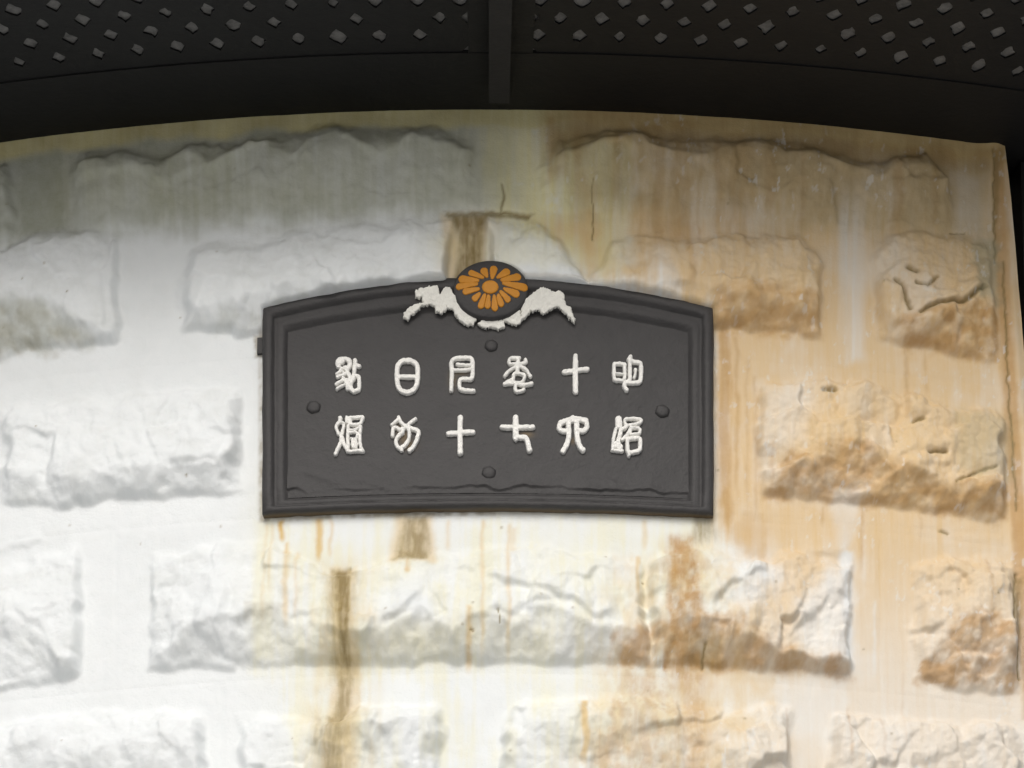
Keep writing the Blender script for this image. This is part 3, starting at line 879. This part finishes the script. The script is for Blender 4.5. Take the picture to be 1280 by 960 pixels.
# recessed field
nx, ny = 240, 190
uu, vv_ = np.meshgrid(np.linspace(0, 1, nx), np.linspace(0, 1, ny))
fx = PL_L + 31 + uu * (PL_R - PL_L - 62)
ft = plaque_top(fx) + 34; fb = PL_B + sag(fx) - 18.5
fy = ft + vv_ * (fb - ft)
th, zz = TZ(fx, fy, 4.0)
fd = 3.2 + 0.5 * fbm(fx / 40, fy / 40, 4, 411) + 0.25 * fbm(fx / 8, fy / 8, 3, 413)
drp = PL_B + sag(fx) - 27 + 5 * fbm(fx / 26, fx * 0, 3, 417)
fd += 3.2 * np.exp(-np.maximum(drp - fy, 0) / 9.0) * sstep(2.5, 0, fy - drp) * np.clip(0.6 + 0.9 * fbm(fx / 50, fx * 0 + 3, 2, 419), 0.1, 1)
for (cx_, cy_, rx_, ry_) in [(400, 596, 34, 4), (760, 600, 30, 3), (470, 606, 30, 3)]:
    fd += 0.9 * np.exp(-((fy - cy_ - 6 * np.sin((fx - cx_) / 15)) / ry_) ** 2 - ((fx - cx_) / rx_) ** 2)
frust = np.zeros(fx.shape)
for (cx_, cy_, rx_, ry_, a) in [(658, 543, 8, 4, 0.8), (716, 551, 4, 4, 0.6), (505, 546, 6, 10, 0.7), (512, 556, 8, 6, 0.7), (500, 536, 5, 9, 0.5), (566, 474, 5, 10, 0.5), (575, 466, 9, 3, 0.5)]:
    frust = np.maximum(frust, a * np.exp(-((fx - cx_) / rx_) ** 2 - ((fy - cy_) / ry_) ** 2))
mesh_from('field_panel', P(th, zz, RAD + fd * S).reshape(-1, 3), grid_faces(nx, ny), M_PLATE, plaque, True, {'rust': frust})

def relief(name, x0, x1, y0, y1, sdf, d0, height, soft, mat, parent, step=0.4, dref=None, nz=0.0, seed=0, dome=None):
    """raised shape: sdf(x, y) > 0 inside, rounded edge of width soft"""
    xs = np.arange(x0, x1 + step, step); ys = np.arange(y0, y1 + step, step)
    gx, gy = np.meshgrid(xs, ys)
    sd = sdf(gx, gy)
    t = np.clip((sd + step) / soft, 0, 1)
    h = height * np.sqrt(1 - (1 - t) ** 2)
    if nz:
        h = h * (1 + nz * fbm(gx / 3.2, gy / 3.2, 3, seed))
    keep = sd > -step * 1.2
    cell = keep[:-1, :-1] & keep[1:, :-1] & keep[:-1, 1:] & keep[1:, 1:]
    cell &= (sd[:-1, :-1] > 0) | (sd[1:, :-1] > 0) | (sd[:-1, 1:] > 0) | (sd[1:, 1:] > 0)
    base = d0 if dome is None else dome(gx, gy)
    h = np.where(sd <= 0, -1.5, h)
    th, zz = TZ(gx, gy, d0 + height if dref is None else dref)
    p = P(th, zz, RAD + (base + h) * S).reshape(-1, 3)
    idx = np.arange(gx.size).reshape(gx.shape)
    f = np.stack([idx[1:, :-1][cell], idx[1:, 1:][cell], idx[:-1, 1:][cell], idx[:-1, :-1][cell]], -1)
    used = np.unique(f)
    remap = np.full(gx.size, -1); remap[used] = np.arange(len(used))
    return mesh_from(name, p[used], remap[f], mat, parent, True)

def stroke_sdf(strokes):
    def f(x, y):
        s_ = np.full(x.shape, -9e9)
        for pts, w, closed in strokes:
            c = catmull(pts, 6, closed)
            s_ = np.maximum(s_, w / 2 - dist_line(x, y, c))
        return s_ + 0.55 * fbm(x / 3.0, y / 3.0, 3, 431)
    return f

# the twelve characters: strokes in zoomed pixels (scale, origin), each (points, width[, closed])
C = True
GLYPHS = [
    (16, 410, 440, [([(215, 285), (190, 235), (210, 175), (270, 145), (370, 145), (430, 185), (435, 250), (400, 315), (330, 320)], 88), ([(240, 215), (285, 190)], 90), ([(270, 325), (240, 380), (175, 440)], 58), ([(375, 330), (385, 400), (420, 460)], 85), ([(185, 500), (260, 470), (340, 440), (390, 400)], 58), ([(255, 360), (330, 430)], 40),
                    ([(330, 540), (260, 580), (165, 645)], 58), ([(310, 525), (350, 600), (390, 660)], 62), ([(180, 735), (250, 690), (310, 660)], 55), ([(385, 560), (385, 725)], 75), ([(540, 165), (530, 300), (520, 420), (500, 520)], 76), ([(550, 255), (630, 280)], 72), ([(505, 540), (462, 600), (450, 690), (490, 755), (530, 785), (600, 755), (625, 690), (620, 560), (600, 485), (520, 475)], 76), ([(430, 475), (450, 600)], 72), ([(400, 700), (480, 765)], 70)]),
    (16, 410, 512, [([(240, 165), (240, 230)], 78), ([(230, 240), (165, 340), (205, 480)], 62), ([(255, 250), (312, 285), (300, 400), (280, 485)], 58), ([(205, 490), (285, 490)], 50), ([(260, 490), (262, 620), (240, 690), (150, 880)], 72), ([(285, 560), (315, 680), (385, 810)], 66), ([(370, 180), (440, 165), (560, 155), (690, 150), (672, 220), (640, 285), (530, 305), (430, 275), (400, 230)], 62), ([(370, 150), (365, 250)], 50), ([(440, 165), (450, 260)], 60),
                    ([(400, 330), (395, 460), (392, 600), (405, 720), (390, 830)], 62), ([(400, 410), (500, 410), (600, 375), (660, 335)], 52), ([(650, 350), (640, 500), (640, 650), (652, 740), (700, 830)], 66), ([(390, 830), (500, 832), (600, 822), (700, 832)], 60), ([(440, 455), (570, 460), (565, 580), (460, 580)], 46), ([(485, 600), (492, 740), (568, 740), (560, 600)], 48), ([(525, 610), (525, 740)], 40)]),
    (16, 480, 512, [([(290, 150), (250, 220), (155, 305)], 55), ([(290, 150), (330, 240), (400, 310), (440, 320)], 64), ([(630, 185), (540, 250), (480, 310), (400, 380), (370, 450)], 62), ([(170, 520), (175, 440), (190, 370), (250, 355), (300, 390), (350, 400), (370, 380)], 66), ([(370, 460), (300, 510), (250, 580), (240, 660), (270, 740), (340, 790)], 68), ([(440, 320), (490, 400), (510, 480), (490, 590), (430, 690), (350, 760), (352, 810)], 66), ([(450, 330), (560, 380), (660, 410), (692, 460), (670, 560), (620, 680), (560, 770), (505, 815)], 78)]),
    (6, 400, 430, [([(1052, 552), (1050, 640), (1052, 815)], 38), ([(962, 671), (1050, 664), (1148, 659)], 33)]),
    (6, 610, 430, [([(657, 88), (657, 180)], 33), ([(657, 130), (655, 230), (657, 355)], 39), ([(572, 210), (660, 197), (745, 187)], 33)]),
    (6, 610, 430, [([(208, 552), (208, 705)], 42), ([(105, 622), (220, 624), (338, 622)], 33), ([(208, 700), (278, 702), (298, 740), (312, 795)], 37)]),
    (6, 610, 430, [([(545, 590), (640, 562), (735, 575)], 38), ([(635, 552), (640, 575)], 34), ([(548, 585), (533, 630), (560, 652), (600, 650)], 34), ([(602, 580), (606, 680), (592, 750), (562, 802)], 37), ([(735, 572), (742, 620), (715, 652), (680, 648)], 34), ([(665, 580), (670, 700), (688, 765), (712, 795)], 38)]),
    (16, 760, 440, [([(125, 270), (150, 235), (310, 238), (332, 290), (325, 540), (220, 560), (128, 535)], 68, C), ([(140, 432), (310, 440)], 46), ([(450, 100), (430, 140), (440, 230), (435, 400), (430, 560), (340, 620), (330, 690), (375, 765)], 78), ([(420, 150), (520, 195), (650, 230), (660, 400), (645, 575), (540, 615), (400, 610)], 78), ([(550, 350), (548, 420), (525, 510)], 56)]),
    (16, 760, 512, [([(212, 195), (220, 320)], 135), ([(160, 380), (125, 520), (105, 650), (95, 790)], 64), ([(265, 380), (235, 520), (205, 640), (250, 810)], 84), ([(150, 700), (230, 740)], 130), ([(85, 810), (290, 828)], 54), ([(290, 385), (360, 345)], 70), ([(355, 190), (635, 190), (635, 265), (385, 308)], 58, C), ([(360, 300), (380, 330), (330, 380)], 60), ([(460, 360), (410, 470), (290, 600)], 70), ([(470, 375), (560, 362), (638, 385), (635, 470), (560, 490), (450, 485)], 54, C), ([(395, 600), (470, 575), (630, 575), (645, 700), (630, 805), (520, 845), (410, 845), (390, 720)], 76, C), ([(405, 860), (420, 915)], 62)]),
    (16, 620, 440, [([(280, 135), (400, 115), (440, 150), (440, 225), (280, 235)], 60, C), ([(320, 112), (470, 118)], 56), ([(590, 150), (595, 205), (500, 232), (420, 250)], 62), ([(432, 230), (430, 400)], 82), ([(400, 290), (260, 380), (170, 480)], 60), ([(490, 285), (600, 355), (688, 480)], 66), ([(440, 405), (360, 450), (335, 545), (220, 600)], 66), ([(450, 425), (560, 450), (575, 490), (540, 580), (480, 620), (340, 610)], 62), ([(175, 640), (300, 622), (420, 632), (560, 655), (715, 630)], 74), ([(390, 640), (392, 765), (450, 788), (555, 755)], 66)]),
    (16, 550, 440, [([(220, 765), (230, 600), (237, 400), (225, 220), (290, 135), (420, 115), (560, 115), (640, 145), (650, 300), (650, 480), (610, 540), (500, 535), (402, 560), (395, 715), (460, 758), (560, 770), (670, 775)], 78), ([(345, 245), (500, 258), (640, 262)], 54), ([(240, 352), (400, 362), (640, 342)], 58)]),
    (6, 400, 430, [([(583, 165), (620, 127), (688, 127), (728, 165), (732, 240), (724, 310), (690, 350), (650, 362), (605, 343), (582, 300), (577, 220)], 34, C), ([(590, 245), (725, 245)], 29)]),
]
for gi, (sc, ox, oy, strokes) in enumerate(GLYPHS):
    st = []
    for s_ in strokes:
        pts = [(ox + a / sc, oy + b / sc) for a, b in s_[0]]
        st.append((pts, s_[1] / sc + 0.5, len(s_) > 2))
    allp = np.array([q for s_ in st for q in s_[0]])
    o = relief('character', allp[:, 0].min() - 6, allp[:, 0].max() + 6, allp[:, 1].min() - 6, allp[:, 1].max() + 6,
               stroke_sdf(st), 3.2, 5.0, 2.0, M_GLYPH, plaque, 0.4, 6.2, 0.2, 441 + gi)

# hexagonal bolt heads
def bolt(x, y, r, d0):
    t0_, z0_ = tz1(x, y, d0)
    v, f = [], []
    lv = [(1.12, -1.0), (1.10, 0.6), (1.0, 1.2), (0.97, 1.6), (0.78, 2.5), (0.35, 2.9)]
    for sc_, h_ in lv:
        for q in range(12):
            a = math.pi / 6 * q + 0.3
            rr = r * sc_ * (1.0 if q % 2 == 0 else 0.93)
            v.append(P(np.array([t0_ + rr * math.cos(a) * S / RAD]), z0_ + rr * math.sin(a) * S, RAD + (d0 + h_) * S)[0])
    for i in range(len(lv) - 1):
        for q in range(12):
            f.append((i * 12 + q, i * 12 + (q + 1) % 12, (i + 1) * 12 + (q + 1) % 12, (i + 1) * 12 + q))
    f.append(tuple((len(lv) - 1) * 12 + q for q in range(12)))
    mesh_from('bolt', v, f, M_PLATE, plaque, True)
for x, y, r in [(392, 509, 8.5), (828, 514, 8.5), (614, 432, 8.0), (611, 591, 8.5)]:
    bolt(x, y, r, 3.6)

# small iron lugs that stick out behind the long edges
for x, y in [(326, 434)]:
    ta, zb = tz1(x - 4, y + 10); tb, zt = tz1(x + 4, y - 10)
    shell('mounting_lug', np.linspace(ta, tb, 3), (zb, zt), RAD + 5 * S, RAD - 4 * S, M_PLATE, plaque)

# flower crest: dark domed disc with sixteen petals
CRX, CRY, CRW, CRH = 613.5, 362.0, 48.5, 37.5
def crest_dome(x, y):
    q = np.clip(1 - ((x - CRX) / CRW) ** 2 - ((y - CRY) / CRH) ** 2, 0, 1)
    return 14.5 + 6.0 * np.sqrt(q)
crest = relief('crest', CRX - 50, CRX + 50, CRY - 39, CRY + 39,
               lambda x, y: (1 - np.sqrt(((x - CRX) / CRW) ** 2 + ((y - CRY) / CRH) ** 2)) * 40, 0.0, 14.5, 4.0, M_PLATE, plaque, 0.8, 15.0,
               dome=lambda x, y: crest_dome(x, y) - 14.5)
PET = [((600, 180), (580, 310)), ((770, 222), (648, 303)), ((905, 288), (695, 338)), ((985, 420), (715, 376)), ((885, 508), (728, 446)), ((778, 582), (684, 482)), ((692, 638), (652, 522)), ((610, 688), (603, 535)),
       ((520, 662), (535, 533)), ((437, 658), (488, 522)), ((357, 570), (425, 505)), ((240, 475), (412, 447)), ((158, 410), (390, 385)), ((195, 315), (405, 343)), ((310, 238), (465, 308)), ((470, 205), (512, 293))]
def taper_sdf(tip, root, wt, wr):
    def f(x, y):
        ex, ey = tip[0] - root[0], tip[1] - root[1]
        L = ex * ex + ey * ey
        t = np.clip(((x - root[0]) * ex + (y - root[1]) * ey) / L, 0, 1)
        d = np.hypot(x - root[0] - t * ex, y - root[1] - t * ey)
        return wr + (wt - wr) * t ** 0.7 - d + 0.25 * fbm(x / 3, y / 3, 2, 471)
    return f
for i, (tp, rt) in enumerate(PET):
    tp = (555 + tp[0] / 9.6, 315 + tp[1] / 9.6); rt = (555 + rt[0] / 9.6, 315 + rt[1] / 9.6)
    L = math.hypot(tp[0] - rt[0], tp[1] - rt[1])
    wt = 5.0 if i in (0, 1, 2, 15, 13, 3, 4) else 4.2
    k = (L - wt * 0.55) / L
    tip = (rt[0] + (tp[0] - rt[0]) * k, rt[1] + (tp[1] - rt[1]) * k)
    relief('petal', min(tip[0], rt[0]) - 6, max(tip[0], rt[0]) + 6, min(tip[1], rt[1]) - 6, max(tip[1], rt[1]) + 6,
           taper_sdf(tip, rt, wt, 2.2), 19.5, 1.3, 1.6, M_GOLD, crest, 0.5, 20.0, dome=crest_dome)
relief('flower_centre', 598, 628, 346, 373, lambda x, y: (1 - np.sqrt(((x - 612.8) / 10.4) ** 2 + ((y - 359.2) / 8.4) ** 2)) * 9.2, 19.5, 1.8, 3.0, M_GOLD, crest, 0.5, 20.0, dome=crest_dome)

# flaking white leaf scrolls under the crest
ORN = [
    [(70, 405), (100, 375), (160, 350), (195, 345), (190, 320), (150, 315), (145, 280), (180, 260), (250, 245), (285, 235), (300, 260), (308, 292), (325, 255), (370, 255), (400, 300), (420, 320), (470, 320), (470, 345), (445, 360), (480, 375), (540, 395), (560, 420), (530, 460), (520, 480), (480, 480), (440, 455), (400, 420), (395, 390), (350, 375), (345, 400), (310, 410), (280, 395), (275, 365), (210, 360), (180, 375), (170, 395), (120, 420), (100, 445), (75, 435)],
    [(540, 470), (570, 450), (625, 405), (680, 450), (700, 440), (722, 470), (725, 490), (690, 505), (640, 490), (590, 500)],
    [(692, 440), (700, 420), (770, 385), (800, 350), (816, 345), (822, 425), (830, 345), (850, 320), (900, 290), (945, 255), (1000, 260), (1020, 280), (1080, 275), (1110, 310), (1110, 350), (1150, 375), (1160, 410), (1180, 440), (1175, 470), (1150, 465), (1130, 430), (1090, 400), (1060, 370), (1000, 400), (970, 415), (940, 395), (890, 400), (860, 430), (820, 470), (780, 480), (730, 460)],
]
for i, pl in enumerate(ORN):
    pp = [(490 + a / 5.12, 310 + b / 5.12) for a, b in pl]
    ar = np.array(pp)
    relief('leaf_scroll', ar[:, 0].min() - 3, ar[:, 0].max() + 3, ar[:, 1].min() - 3, ar[:, 1].max() + 3,
           lambda x, y, pp=pp: sd_poly(x, y, pp) - 0.3 + 2.1 * fbm(x / 3.4, y / 3.4, 3, 481), 12.0, 3.4, 1.8, M_ORN, plaque, 0.45, 15.0, 0.22, 491 + i,
           dome=lambda x, y: np.interp(y - plaque_top(x), [12, 20, 36, 60], [15.5, 14.0, 11.0, 6.5]) - 1.0)
